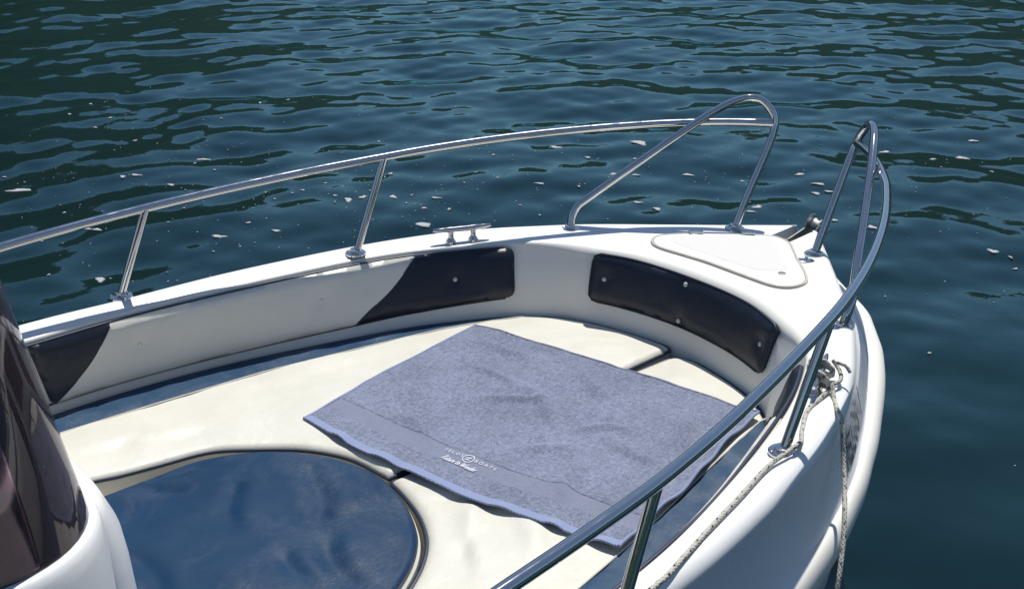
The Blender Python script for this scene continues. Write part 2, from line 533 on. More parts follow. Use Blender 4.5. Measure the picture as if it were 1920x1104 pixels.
# ------------------------------------------------------------------ boat outlines (x forward, y to port, deck at z = 0)
O_half = [(-2.2, .86), (-1.2, .925), (-.2, .945), (.5, .950), (1.033, .943), (1.283, .922), (1.605, .898), (1.969, .834), (2.224, .757),
          (2.40, .672), (2.52, .600), (2.68, .492), (2.87, .328), (3.07, .150), (3.155, .072), (3.20, .034)]
T_half = [(-2.0, .79), (-1.0, .845), (.0, .858), (.6, .858), (1.0, .850), (1.26, .846), (1.572, .811), (1.966, .739), (2.19, .655), (2.39, .540),
          (2.475, .455), (2.53, .35), (2.590, .203), (2.608, 0)]
B_half = [(-2.0, .77), (-1.0, .832), (.0, .845), (.6, .845), (1.0, .838), (1.26, .828), (1.55, .785), (1.90, .692), (2.10, .625), (2.31, .515),
          (2.41, .435), (2.475, .35), (2.525, .203), (2.553, 0)]
mir = lambda P: np.asarray(P) * [1, -1]
O = resample(catmull(O_half, 16), .022)
O = O[O[:, 1] > .047]
nO = normals2(O, True)                      # path runs forward on the port side: left of travel is outboard
T_full = np.vstack([np.array(T_half), mir(T_half)[-2::-1]]); B_full = np.vstack([np.array(B_half), mir(B_half)[-2::-1]])
near_in = lambda x: .028 * np.exp(-((np.asarray(x) - 2.02) / .24) ** 2)       # the near wall stands a little further in
nT_ = len(T_half); T_full[nT_:, 1] += near_in(T_full[nT_:, 0]); B_full[nT_:, 1] += near_in(B_full[nT_:, 0]) * .6
T = catmull(T_full, 14); B = catmull(B_full, 14)
nT = normals2(T, True)                      # outboard
sT = np.r_[0, np.cumsum(np.linalg.norm(np.diff(T, axis=0), axis=1))]
i0 = np.argmin(np.abs(T[:len(T) // 2, 0] - .6)); sT -= sT[i0]      # s = 0 at x = 0.6 on the port side

zl = lambda x: np.interp(x, [-.3, .5, 1.8, 2.12, 2.42, 2.57, 2.75, 2.91, 3.2], [-.27, -.24, -.200, -.182, -.162, -.138, -.098, -.075, -.065])
flare = lambda x: np.interp(x, [1.8, 2.4, 2.75, 2.9, 3.03, 3.2], [.032, .036, .050, .045, .018, .004])
strake_out = lambda x: np.interp(x, [1.9, 2.2, 2.35, 2.55, 2.75, 2.88, 2.98, 3.08, 3.2], [.068, .067, .072, .090, .108, .102, .062, .026, .010])
lip = lambda x: np.interp(x, [2.4, 3.0], [.015, .005])          # the deck edge stands a little proud
RO = np.interp(O[:, 0], [1.0, 2.0, 3.2], [.036, .034, .024])
LIP = lip(O[:, 0])
def topside_off(x, z):
    t = np.clip((-.02 - z) / (-.02 - zl(x)), 0, 1.3)
    return flare(x) * t ** 2.0

boat = empty('motorboat', (0.6, 0, WZ), 'white open motorboat with steel bow rails and a cushioned bow lounge', 'boat')

# outer shell strips (rounding + topside)
def shell_rows(sgn):
    rows = []
    for a in np.linspace(0, 90, 10):
        a = math.radians(a); p = O + nO * (RO * (math.sin(a) - 1))[:, None]
        rows.append(np.c_[p, LIP + RO * (math.cos(a) - 1)])
    z0 = LIP - RO
    for t in np.linspace(.12, 1.15, 9):
        z = z0 + (zl(O[:, 0]) - z0) * t
        rows.append(np.c_[O + nO * topside_off(O[:, 0], z)[:, None], z])
    return [r * [1, sgn, 1] for r in rows]
g = Geo()
for sgn in (1, -1):
    g.grid([[tuple(p) for p in r] for r in shell_rows(sgn)])
# blunt stem between the two sides, beside the anchor slot
# flat deck with the anchor slot cut out of it
r_in = np.interp(np.abs(T[:, 1]), [0, .38, .50, .58], [.040, .034, .016, .010])
Tin = T + nT * (r_in + .004)[:, None]
Oin = O - nO * RO[:, None]
slot = .036; SX = 3.025
Oi = Oin[Oin[:, 1] > slot + .004]
deck_outer = np.vstack([Oi, [(Oi[-1][0] + .004, slot)], [(SX, slot)], [(SX, -slot)], [(Oi[-1][0] + .004, -slot)], mir(Oi)[::-1]])
poly = np.vstack([deck_outer, Tin[::-1]])
ov, tri, nb = fill(poly, .03)
din = np.minimum(dist_poly(ov, np.vstack([Tin, Tin[::-1]])), .5)
dd = np.minimum(dist_poly(ov, np.vstack([Oin, Oin[::-1]])), dist_poly(ov, np.vstack([mir(Oin), mir(Oin)[::-1]])))
g.add(np.c_[ov, lip(ov[:, 0]) * np.clip(1 - dd / .09, 0, 1) * np.clip(din / (din + dd * .8 + 1e-6), 0, 1)], tri)
deck = g.build('deck', M['gelcoat'], boat, True, 2e-4, 50)
# slot walls and its floor, and the blunt bow faces
g = Geo(); xe = Oi[-1][0] + .004
for sgn in (1, -1):
    y = slot * sgn
    pr = [(SX, y, .002), (xe, y, .004), (xe + .022, y, -.01), (xe + .027, y, -.032), (xe + .02, y, -.10)]
    lo = [(SX, y, -.045), (xe, y, -.055), (xe + .01, y, -.058), (xe + .014, y, -.065), (xe + .014, y, -.11)]
    g.grid([pr, lo])
    e = O[-1]
    g.add([(xe, y, 0), (Oi[-1][0], Oi[-1][1] * sgn, 0), (e[0], e[1] * sgn, LIP[-1] - RO[-1]), (xe + .027, y, -.032)], [(0, 1, 2, 3)])
    g.add([(e[0], e[1] * sgn, LIP[-1] - RO[-1]), (xe + .027, y, -.032), (xe + .02, y, -.12), (e[0], e[1] * sgn, -.12)], [(0, 1, 2, 3)])
g.add([(SX, slot, 0), (SX, -slot, 0), (SX, -slot, -.045), (SX, slot, -.045)], [(0, 1, 2, 3)])
g.add([(SX, slot, -.045), (SX, -slot, -.045), (xe + .014, -slot, -.062), (xe + .014, slot, -.062)], [(0, 1, 2, 3)])
g.build('anchor_slot', M['gelcoat'], boat, True, 1e-4, 30)

# cockpit liner: inner rounding, wall, down to the bench
g = Geo(); rows = [np.c_[Tin, np.zeros(len(T))], np.c_[T + nT * r_in[:, None], np.zeros(len(T))]]
for a in np.linspace(0, 90, 9)[1:]:
    a = math.radians(a); rows.append(np.c_[T + nT * (r_in * (1 - math.sin(a)))[:, None], r_in * (math.cos(a) - 1)])
H0 = .22
def wall_pt(s, d):
    """point on the cockpit wall: s metres round from x = 0.6 on the port side, d metres below the deck"""
    a = np.array([np.interp(s, sT, T[:, 0]), np.interp(s, sT, T[:, 1])]); b = np.array([np.interp(s, sT, B[:, 0]), np.interp(s, sT, B[:, 1])])
    p = a + (b - a) * (d / H0); return np.array([p[0], p[1], -d])
for d in (.06, .1, .15, .19, .22, .28, .34):
    p = T + (B - T) * (min(d, .26) / H0); rows.append(np.c_[p, np.full(len(T), -d)])
g.grid([[tuple(p) for p in r] for r in rows])
liner = g.build('cockpit_liner', M['liner'], boat, True, 1e-5, 60)
g = Geo(); Bi = B + (B - T) * .1
ov, tri, nb = fill(np.vstack([Bi[(Bi[:, 0] > .2)], ]), .12)
g.add(np.c_[ov, np.full(len(ov), -.306)], tri)
g.add([(.2, .85, -.306), (.2, -.85, -.306), (.2, -.85, -.62), (.2, .85, -.62)], [(0, 1, 2, 3)])
g.build('seat_base', M['liner'], boat, False)
g = Geo(); g.box((-.9, 0, -.62), (2.3, 1.75, .03)); g.box((-2.05, 0, -.30), (.09, 1.72, .62), None, .02)
g.build('cockpit_floor', M['liner'], boat, False)

# hull below the rub strake
g = Geo()
for sgn in (1, -1):
    rows = []
    for t, zz, yf, pull in ((0, -.04, 1.0, 0), (.35, -.30, .97, .05), (.7, -.55, .88, .16), (1, -.80, .74, .30), (1.2, -1.05, .40, .42)):
        p = (O + nO * (flare(O[:, 0]) + .002)[:, None]).copy(); p[:, 1] *= yf; p[:, 0] -= pull * np.clip((p[:, 0] - 1.2) / 2, 0, 1) ** 1.5
        z = zl(O[:, 0]) + zz; 
        if t == 1: z = np.full(len(p), -.82)
        if t == 1.2: z = np.full(len(p), -1.05)
        rows.append(np.c_[p, z] * [1, sgn, 1])
    g.grid([[tuple(p) for p in r] for r in rows])
e0 = O[0]
g.add([(e0[0], e0[1], -.02), (e0[0], -e0[1], -.02), (e0[0], -e0[1] * .7, -1.0), (e0[0], e0[1] * .7, -1.0)], [(0, 1, 2, 3)])
g.build('hull', M['gelcoat'], boat, True, 1e-4, 50)

# rounded rub strake running round the hull
for sgn in (1, -1):
    g = Geo(); rows = []
    xo = O[:, 0]; f0 = flare(xo); prot = np.maximum(strake_out(xo) - f0, .006); hh = np.interp(xo, [1.6, 2.6, 2.95, 3.2], [.052, .046, .03, .02])
    for a in np.linspace(88, -95, 17):
        a = math.radians(a); p = O + nO * (f0 - .003 + prot * max(math.cos(a), 0) ** .75)[:, None]
        rows.append(np.c_[p, zl(xo) - hh + hh * math.sin(a)] * [1, sgn, 1])
    g.grid([[tuple(p) for p in r] for r in rows])
    g.build('rub_strake', M['rub'], boat, True, 0, 70)

# boat name on the starboard topside
def text_mesh(txt, size, shear=0.0, extrude=0.0, spacing=1.0, bold=0.0):
    cu = bpy.data.curves.new('lettering', 'FONT'); cu.body = txt; cu.size = size; cu.shear = shear; cu.extrude = extrude
    cu.offset = size * bold; cu.space_character = spacing; cu.resolution_u = 3
    ob = bpy.data.objects.new('lettering', cu); COL.objects.link(ob)
    dg = bpy.context.evaluated_depsgraph_get(); me = bpy.data.meshes.new_from_object(ob.evaluated_get(dg))
    bpy.data.objects.remove(ob); bpy.data.curves.remove(cu)
    vs = np.array([tuple(v_.co) for v_ in me.vertices]); fs = [tuple(p.vertices) for p in me.polygons]
    bpy.data.meshes.remove(me)
    return vs, fs
sO = np.r_[0, np.cumsum(np.linalg.norm(np.diff(O, axis=0), axis=1))]
def topside(s, z, off):
    x = np.interp(s, sO, O[:, 0]); y = np.interp(s, sO, O[:, 1]); n0 = np.interp(s, sO, nO[:, 0]); n1 = np.interp(s, sO, nO[:, 1])
    t = float(topside_off(x, z))
    return (x + n0 * (t + off), -(y + n1 * (t + off)), z)
sx0 = float(np.interp(2.205, O[:, 0], sO))
xcur = 0.0
for ch, wd in (('T', .044), ('E', .046), ('L', .043), ('O', .051), ('S', .048), ('1', .03)):
    vs, fs = text_mesh(ch, .104, 0, 0, 1, .014)
    w = vs[:, 0].max() - vs[:, 0].min(); vs[:, 0] = (vs[:, 0] - vs[:, 0].min()) / w * (wd * (.84 if ch != '1' else .5))
    if ch == '1': xcur += .034
    out = []
    for p in vs:
        s = sx0 + xcur + p[0]
        base = float(np.interp(s, sO, zl(O[:, 0]))) + .030
        out.append(topside(s, base + p[1], .0035))
    mesh_obj('name_letter', out, fs, M['print'], boat, False)
    xcur += wd

# ------------------------------------------------------------------ rails
def arc_fix(P, n=10): return [tuple(p) for p in catmull(P, n)]
RAIL = [(.62, .935, .195), (.80, .934, .212), (1.006, .929, .228), (1.198, .922, .239), (1.388, .908, .248), (1.58, .882, .258), (1.734, .853, .266), (1.893, .819, .274),
        (2.091, .771, .282), (2.22, .734, .288), (2.383, .676, .295), (2.543, .607, .301), (2.699, .528, .306), (2.85, .439, .310), (2.92, .391, .312),
        (3.028, .303, .315), (3.11, .218, .317), (3.160, .153, .318)]
HOOP = [(2.607, .498, .004), (2.612, .501, .022), (2.622, .503, .046), (2.641, .499, .073), (2.668, .485, .094), (2.742, .443, .150), (2.817, .402, .204), (2.967, .318, .314), (3.050, .268, .369),
        (3.095, .238, .389), (3.123, .214, .394), (3.147, .189, .384), (3.161, .165, .357), (3.164, .150, .327), (3.156, .144, .296), (3.124, .143, .233),
        (3.048, .148, .098), (3.001, .150, .004)]
POSTS = [((1.288, .917, .004), (1.385, .906, .240)), ((1.967, .769, .0), (2.086, .771, .275)), ((.62, .920, .0), (.70, .935, .198))]
FLANGES = [(2.607, .498, .004), (3.0, .150, .004), (1.293, .915, .015), (1.967, .769, .0085)]
def flange_geo(c):
    g = Geo()
    g.lathe(c, (0, 0, 1), [(.031, -.003), (.031, .002), (.029, .004), (.019, .0055), (.0165, .009), (.016, .013), (.0125, .014)], 28)
    for k in range(3):
        a = k * 2.1 + .5
        g.lathe((c[0] + .025 * math.cos(a), c[1] + .025 * math.sin(a), c[2] + .0035), (0, 0, 1), [(.0045, 0), (.004, .003), (.001, .004)], 10)
    return g
for sgn, nm in ((1, 'port'), (-1, 'starboard')):
    m3 = lambda P: [(p[0], p[1] * sgn, p[2]) for p in P]
    g = Geo(); g.tube(arc_fix(m3(RAIL), 8), .0127, 18)
    rail = g.build('bow_rail', M['steel'], boat, True, 0, 60)
    rail['label'] = 'polished steel rail along the far side' if sgn > 0 else 'polished steel rail curving across the near side'
    g = Geo(); g.tube(arc_fix(m3(HOOP), 8), .0125, 18); g.build('rail_hoop', M['steel'], rail, True, 0, 60)
    for a, b in POSTS:
        g = Geo(); pa = Vector(m3([a])[0]); pb = Vector(m3([b])[0]); g.tube([pa + (pb - pa) * t for t in np.linspace(0, 1.02, 6)], .0115, 16)
        g.build('rail_post', M['steel'], rail, True, 0, 60)
    for c in FLANGES + [(.62, .920, .014)]:
        flange_geo(m3([c])[0]).build('post_flange', M['steel'], rail, True, 0, 35)

# ------------------------------------------------------------------ cleats
CL = Vector((2.282, .647, .004)); CANG = math.radians(-24.5)
def cleat(sgn):
    ang = CANG * sgn; ux = Vector((math.cos(ang), math.sin(ang), 0)); uy = Vector((-ux.y, ux.x, 0)); c = Vector((CL.x, CL.y * sgn, CL.z))
    g = Geo(); n = 15; pts = []; rad = []
    for k in range(n):
        t = -1 + 2 * k / (n - 1); pts.append(c + ux * (t * .093) + Vector((0, 0, .038 + .003 * abs(t) ** 2)))
        rad.append(.0098 - .0042 * abs(t) ** 1.6 + (.0012 if .3 < abs(t) < .5 else 0))
    rad[0] = rad[-1] = .0042
    g.tube(pts, rad, 14); bar = g.build('cleat', M['steel'], boat, True, 0, 60)
    for s in (-1, 1):
        g = Geo(); b0 = c + ux * (s * .036)
        rows = []
        for h, ra, rb in ((-.003, .016, .022), (.003, .0155, .021), (.007, .0115, .013), (.015, .0088, .010), (.030, .0088, .010), (.037, .0095, .010)):
            rows.append([b0 + ux * (ra * math.cos(2 * math.pi * k / 16)) + uy * (rb * math.sin(2 * math.pi * k / 16)) + Vector((0, 0, h)) for k in range(16)])
        g.grid(rows, False, True); g.f.append(tuple(range(16)))
        g.build('cleat_foot', M['steel'], bar, True, 0, 50)
for sgn in (1, -1): cleat(sgn)

# ------------------------------------------------------------------ anchor locker lid and bow fittings
LID = [(2.690, .189), (2.700, .232), (2.735, .262), (2.785, .258), (2.864, .204), (2.930, .140), (2.985, .083), (3.024, .035), (3.033, -.002), (3.016, -.050), (2.970, -.098), (2.918, -.148), (2.868, -.203),
       (2.815, -.250), (2.775, -.264), (2.728, -.250), (2.702, -.205), (2.701, -.100), (2.704, .02), (2.697, .110)]
def closed_curve(P, n=6):
    P = [np.array(p) for p in P]; m = len(P); out = []
    for i in range(m):
        p0, p1, p2, p3 = P[i - 1], P[i], P[(i + 1) % m], P[(i + 2) % m]
        for k in range(n):
            t = k / n; out.append(.5 * (2 * p1 + (p2 - p0) * t + (2 * p0 - 5 * p1 + 4 * p2 - p3) * t * t + (-p0 + 3 * p1 - 3 * p2 + p3) * t ** 3))
    return np.array(out)
lidc = closed_curve(LID)
cen = lidc.mean(0)
def inset(P, d):
    t = np.roll(P, -1, 0) - np.roll(P, 1, 0); t /= np.linalg.norm(t, axis=1)[:, None]; n_ = np.stack([-t[:, 1], t[:, 0]], 1)
    if ((P + n_ * .01 - cen) ** 2).sum() > ((P - cen) ** 2).sum(): n_ = -n_
    return P + n_ * d
lid = pillow('locker_lid', inset(lidc, .006), .012, .001, .005, .0, M['gelcoat'], boat, .025, noise_amp=0)
g = Geo(); rows = [np.c_[inset(lidc, -.004), np.full(len(lidc), .0005)], np.c_[inset(lidc, -.002), np.full(len(lidc), .007)], np.c_[inset(lidc, .004), np.full(len(lidc), .0075)], np.c_[inset(lidc, .0065), np.full(len(lidc), .0035)]]
g.grid([[tuple(p) for p in r] for r in rows], False, True); g.build('lid_gasket', M['gasket'], lid, True, 0, 60)
PAN = [(2.738, .160), (2.752, .205), (2.790, .212), (2.868, .156), (2.935, .088), (2.985, .022), (2.984, -.012), (2.930, -.070), (2.868, -.132), (2.825, -.172), (2.792, -.165), (2.752, -.125), (2.742, -.05), (2.742, .06)]
pillow('lid_grip_panel', closed_curve(PAN, 4), .0138, .0115, .0012, 0, M['nonskid'], lid, .03, noise_amp=0)
for hx, hy in ((2.871, .203), (2.985, .089)):
    g = Geo(); ux = Vector((.70, -.71, 0)); uy = Vector((.71, .70, 0)); R3 = Matrix((ux, uy, Vector((0, 0, 1)))).transposed()
    c = Vector((hx, hy, .0145))
    g.box(c - uy * .013, (.044, .020, .003), R3, .001); g.box(c + uy * .014 + Vector((0, 0, -.006)), (.044, .020, .003), R3, .001)
    for k in range(5): g.tube([c + ux * (-.021 + k * .0088), c + ux * (-.021 + k * .0088 + .0072)], .0042, 10)
    for sx_ in (-.013, .013): g.lathe(c - uy * .014 + ux * sx_ + Vector((0, 0, .001)), (0, 0, 1), [(.0035, 0), (.003, .0015), (.001, .002)], 8)
    g.build('lid_hinge', M['steel'], lid, True, 0, 30)
g = Geo(); g.lathe((2.782, -.186, .0118), (0, 0, 1), [(.0115, 0), (.0115, .0012), (.0085, .0016), (.008, .0004), (.001, .0002)], 20); g.build('lid_lock', M['dark_steel'], lid, True, 0, 30)
g = Geo()
cxy = Vector((2.934, -.158, 0)); ux = Vector((.66, -.75, 0)).normalized(); uy = Vector((-ux.y, ux.x, 0))
for dx in (-.0,):
    rows = []
    for rr, h in ((1, 0), (1, .003), (.9, .005), (.5, .006), (.05, .006)):
        rows.append([cxy + ux * (.033 * rr * math.cos(2 * math.pi * k / 24)) + uy * (.019 * rr * math.sin(2 * math.pi * k / 24)) + Vector((0, 0, h)) for k in range(24)])
    g.grid(rows, False, True)
ring = [cxy + ux * .006 + Vector((0, 0, .005)) + (uy * math.cos(a) + Vector((0, 0, 1)) * math.sin(a)) * .0075 for a in np.linspace(0, math.pi, 10)]
g.tube(ring, .0045, 10)
g.build('pad_eye', M['steel'], boat, True, 0, 40)

# anchor roller bracket in the slot
g = Geo()
def plate(pts, y0, th):
    n = len(pts); a = [(p[0], y0 - th / 2, p[1]) for p in pts]; b = [(p[0], y0 + th / 2, p[1]) for p in pts]
    o = len(g.v); g.v += a + b
    g.f += [tuple(o + i for i in range(n)), tuple(o + n + i for i in reversed(range(n)))]
    g.f += [(o + i, o + (i + 1) % n, o + n + (i + 1) % n, o + n + i) for i in range(n)]
side = [(3.03, -.018), (3.10, -.012), (3.175, .002), (3.185, .024), (3.205, .040), (3.232, .036), (3.246, .014), (3.262, -.018), (3.250, -.032), (3.18, -.030), (3.03, -.036)]
plate(side, .006, .005)
side2 = [(3.03, -.018), (3.10, -.012), (3.175, -.006), (3.20, .012), (3.232, .014), (3.256, -.010), (3.250, -.032), (3.18, -.030), (3.03, -.036)]
plate(side2, -.030, .004)
g.box((3.13, -.012, -.036), (.17, .034, .004))
brk = g.build('anchor_roller', M['dark_steel'], boat, False)
g = Geo(); g.lathe((3.222, -.0275, .006), (0, 1, 0), [(.010, 0), (.019, .001), (.019, .004), (.013, .013), (.013, .019), (.019, .028), (.019, .031), (.010, .033)], 20); g.build('roller_wheel', M['roller'], brk, True, 0, 40)
g = Geo(); g.tube([(3.238, -.050, -.008), (3.238, .03, -.008)], .005, 12); g.lathe((3.238, -.028, -.008), (0, -1, 0), [(.010, 0), (.010, .006), (.006, .007)], 6)
g.build('roller_pin', M['steel'], brk, True, 0, 40)

# ------------------------------------------------------------------ upholstered backrest panels on the cockpit wall
def wall_frame(s, d):
    p = wall_pt(s, d); a = wall_pt(s + .004, d) - wall_pt(s - .004, d); b = wall_pt(s, d + .004) - wall_pt(s, d - .004)
    n_ = np.cross(a, b); n_ /= np.linalg.norm(n_)
    c = np.array([1.2, 0, -.1]) - p
    if n_ @ c < 0: n_ = -n_
    return p, n_
S_MID = 2 * float(np.interp(0, -T[:len(T) // 2 + 1, 1], sT[:len(T) // 2 + 1]))       # s at which the outline closes on the other side
def panel(name, poly, mat, parent, th, rim, dimples=(), mirror=False, step=.016):
    poly = resample(np.vstack([poly, poly[:1]]), .012)[:-1]
    ov, tri, nb = fill(poly, step)
    d = dist_poly(ov, rim); r = .010; dr = np.clip(d, 0, r)
    h = th - r + np.sqrt(np.maximum(r * r - (r - dr) ** 2, 0)) + (.004 if th < .02 else .006) * smooth01(d / .07) + .0008 * fnoise(ov, 9, 4.4)
    for (s0, d0) in dimples:
        rr = np.hypot(ov[:, 0] - s0, ov[:, 1] - d0); h -= .0075 * np.exp(-(rr / .016) ** 2) + .002 * np.exp(-(rr / .05) ** 2)
    vs = []
    for (s, dd), hh in zip(ov, h):
        p, n_ = wall_frame(s, dd); vs.append(p + n_ * hh)
    g = Geo(); g.add(vs, tri)
    top = []; bot = []
    for (s, dd) in poly:
        p, n_ = wall_frame(s, dd); top.append(p + n_ * (th - r)); bot.append(p - n_ * .002)
    on_rim = dist_poly(poly, rim) < 2e-3
    g.grid([[tuple(p) for p in top], [tuple(p) for p in bot]], False, True)
    if mirror: g.v = [(p[0], -p[1] + float(near_in(p[0])), p[2]) for p in g.v]
    return g.build(name, mat, parent, True, 1e-4, 60)
def wall_button(s, d, h, parent, mirror, mat):
    p, n_ = wall_frame(s, d); p = p + n_ * (h - .005)
    if mirror: p = p * [1, -1, 1] + np.array([0, float(near_in(p[0])), 0]); n_ = n_ * [1, -1, 1]
    g = Geo(); g.lathe(p, n_, [(.0072, 0), (.0072, .0016), (.006, .0036), (.0035, .0048), (.0006, .0052)], 16)
    g.build('panel_button', mat, parent, True, 0, 60)
def wall_piping(pts, h, parent, mirror, r=.0035, mat=None, closed=False):
    out = []
    for s, d in pts:
        p, n_ = wall_frame(s, d); p = p + n_ * h
        if mirror: p = p * [1, -1, 1] + np.array([0, float(near_in(p[0])), 0])
        out.append(p)
    g = Geo(); g.tube(out, r, 8, True, closed); g.build('panel_piping', mat or M['piping'], parent, True, 0, 60)

seam1 = catmull([(.618, .016), (.588, .058), (.545, .106), (.482, .157), (.432, .188)], 6)
seam2 = catmull([(1.545, .016), (1.511, .063), (1.471, .106), (1.412, .148), (1.364, .186)], 6)
top_line = lambda s: .016
def bottom(s): return np.interp(s, [.39, .44, .97, 1.36, 1.62, 1.87], [.188, .189, .191, .186, .178, .163])
def run(s0, s1, f, n=30): return np.array([(s, f(s)) for s in np.linspace(s0, s1, n)])
fore = np.array([(1.836, .016), (1.852, .020), (1.861, .034), (1.872, .09), (1.883, .140), (1.880, .156), (1.868, .163)])
full = np.vstack([run(.402, 1.825, top_line, 60), fore, run(1.86, .434, bottom, 60)])
endn = np.vstack([run(.402, .614, top_line, 12), seam1[:-1], [(.434, bottom(.434))]])
mid = np.vstack([run(.621, 1.542, top_line, 40), seam2, run(1.361, .437, bottom, 40), seam1[::-1]])
forn = np.vstack([run(1.547, 1.825, top_line, 14), fore, run(1.86, 1.367, bottom, 24), seam2[::-1]])
TH = .019
for mirror in (False, True):
    pm = panel('backrest_panel', mid, M['panel_cream'], boat, TH, full, ((.689, .096), (1.243, .094)), mirror)
    pm['label'] = 'long cream and navy backrest panel on the ' + ('near side wall' if mirror else 'far side wall')
    panel('panel_end', endn, M['panel_navy'], pm, TH, full, (), mirror)
    panel('panel_end', forn, M['panel_navy'], pm, TH, full, ((1.688, .096),), mirror)
    wall_button(.689, .096, TH, pm, mirror, M['panel_cream']); wall_button(1.243, .094, TH, pm, mirror, M['panel_cream']); wall_button(1.688, .096, TH, pm, mirror, M['button'])
    wall_piping(resample(run(.385, 1.83, lambda s: .0145, 60), .02), .006, pm, mirror, .0048 if mirror else .0032)
    wall_piping(resample(run(.39, 1.86, lambda s: bottom(s) + .002, 60), .02), .003, pm, mirror, .0028)
    for sm in (seam1, seam2):
        wall_piping([tuple(p) for p in sm[1:-1]], TH + .0012, pm, mirror, .0022)
c0 = S_MID / 2
bowp = np.vstack([run(2.135, S_MID - 2.083, lambda s: .010, 30),
                  np.array([(S_MID - 2.068, .013), (S_MID - 2.060, .024), (S_MID - 2.070, .08), (S_MID - 2.080, .135), (S_MID - 2.090, .149), (S_MID - 2.106, .155)]),
                  run(S_MID - 2.125, 2.17, lambda s: .155, 30), np.array([(2.150, .155), (2.134, .149), (2.124, .135), (2.118, .08), (2.114, .024), (2.122, .013)])])
bbt = [(2.166, .083), (c0 - .006, .032), (c0 - .002, .138), (S_MID - 2.112, .080)]
pb = panel('backrest_panel', bowp, M['panel_navy'], boat, .018, bowp, bbt, False)
pb['label'] = 'curved navy backrest panel across the bow'
for s, d in bbt: wall_button(s, d, .018, pb, False, M['button'])
rp = resample(np.vstack([bowp, bowp[:1]]), .02)[:-1]
wall_piping([tuple(p) for p in rp], .008, pb, False, .003, M['piping'], True)

# ------------------------------------------------------------------ seat cushions
def y_out(x):                               # inner face of the wall at cushion height
    half = B[:len(B) // 2 + 1]; return np.interp(x, half[:, 0], half[:, 1])
Bh = resample(B[:len(B) // 2 + 1], .014); nB = normals2(Bh, True)
Bin = Bh - nB * .007
Bin = Bin[(Bin[:, 0] > .30)]
PAD = [(.60, .405), (.80, .415), (.955, .412), (1.091, .408), (1.203, .392), (1.316, .325), (1.405, .238), (1.462, .135), (1.484, .03), (1.470, -.075), (1.437, -.165), (1.385, -.250), (1.300, -.322), (1.18, -.378), (1.02, -.410), (.80, -.415), (.60, -.405)]
CAMXY = np.array((.0837, -1.9577)); PAD = [tuple(CAMXY + (np.array(p) - CAMXY) * .990) for p in PAD]
pad = catmull(PAD, 8)
cut_p = catmull([(.55, .52), (.80, .500), (.96, .466), (1.03, .444), (1.124, .424), (1.242, .398), (1.33, .335), (1.423, .248), (1.482, .142), (1.498, .030), (1.500, .003)], 6)
cut_s = catmull([(1.500, -.003), (1.486, -.080), (1.458, -.172), (1.404, -.262), (1.314, -.338), (1.19, -.396), (1.02, -.428), (.80, -.433), (.55, -.425)], 6)
Bp = Bin[(Bin[:, 1] > .035)]
port_poly = np.vstack([Bp, [(2.541, .014), (2.535, .006), (2.525, .003)], np.array([(x, .003) for x in np.linspace(2.50, 1.52, 60)]), cut_p[::-1]])
Bs = mir(Bin[(Bin[:, 1] > .085)])[::-1]
corner = [(2.488, -.019), (2.508, -.024), (2.524, -.036), (2.534, -.056)]
star_poly = np.vstack([np.array([(x, -.003 - .014 * max(0, (x - 2.2) / .27)) for x in np.linspace(1.52, 2.47, 60)]), corner, Bs, cut_s[::-1]])
ZR, ZB = -.213, -.302

def strip_far(x): return np.interp(x, [.2, 1.006, 1.258, 1.565, 1.821, 2.113, 2.265, 2.42], [.715, .699, .678, .649, .600, .543, .492, .425])
def strip_near(x): return np.interp(x, [.2, 1.006, 1.258, 1.559, 1.663, 1.857, 2.1, 2.271, 2.42], [.70, .675, .645, .600, .583, .545, .490, .453, .420])
def lower(P): return P
cr_p = [((.98, .56), (1.14, .545), .022, -.006), ((1.14, .545), (1.27, .455), .018, -.006), ((1.45, .62), (1.62, .56), .03, .003), ((2.1, .42), (2.40, .36), .03, .003), ((2.28, .30), (2.45, .12), .022, .003), ((2.36, .18), (2.47, .10), .014, -.003)]
cr_s = [((1.58, -.18), (1.44, -.40), .022, .008), ((1.66, -.24), (1.54, -.50), .026, .008), ((1.52, -.10), (1.60, -.28), .016, -.005), ((1.50, -.30), (1.38, -.42), .018, -.006), ((1.9, -.3), (2.3, -.25), .03, .003), ((2.25, -.10), (2.48, -.14), .02, .0022)]
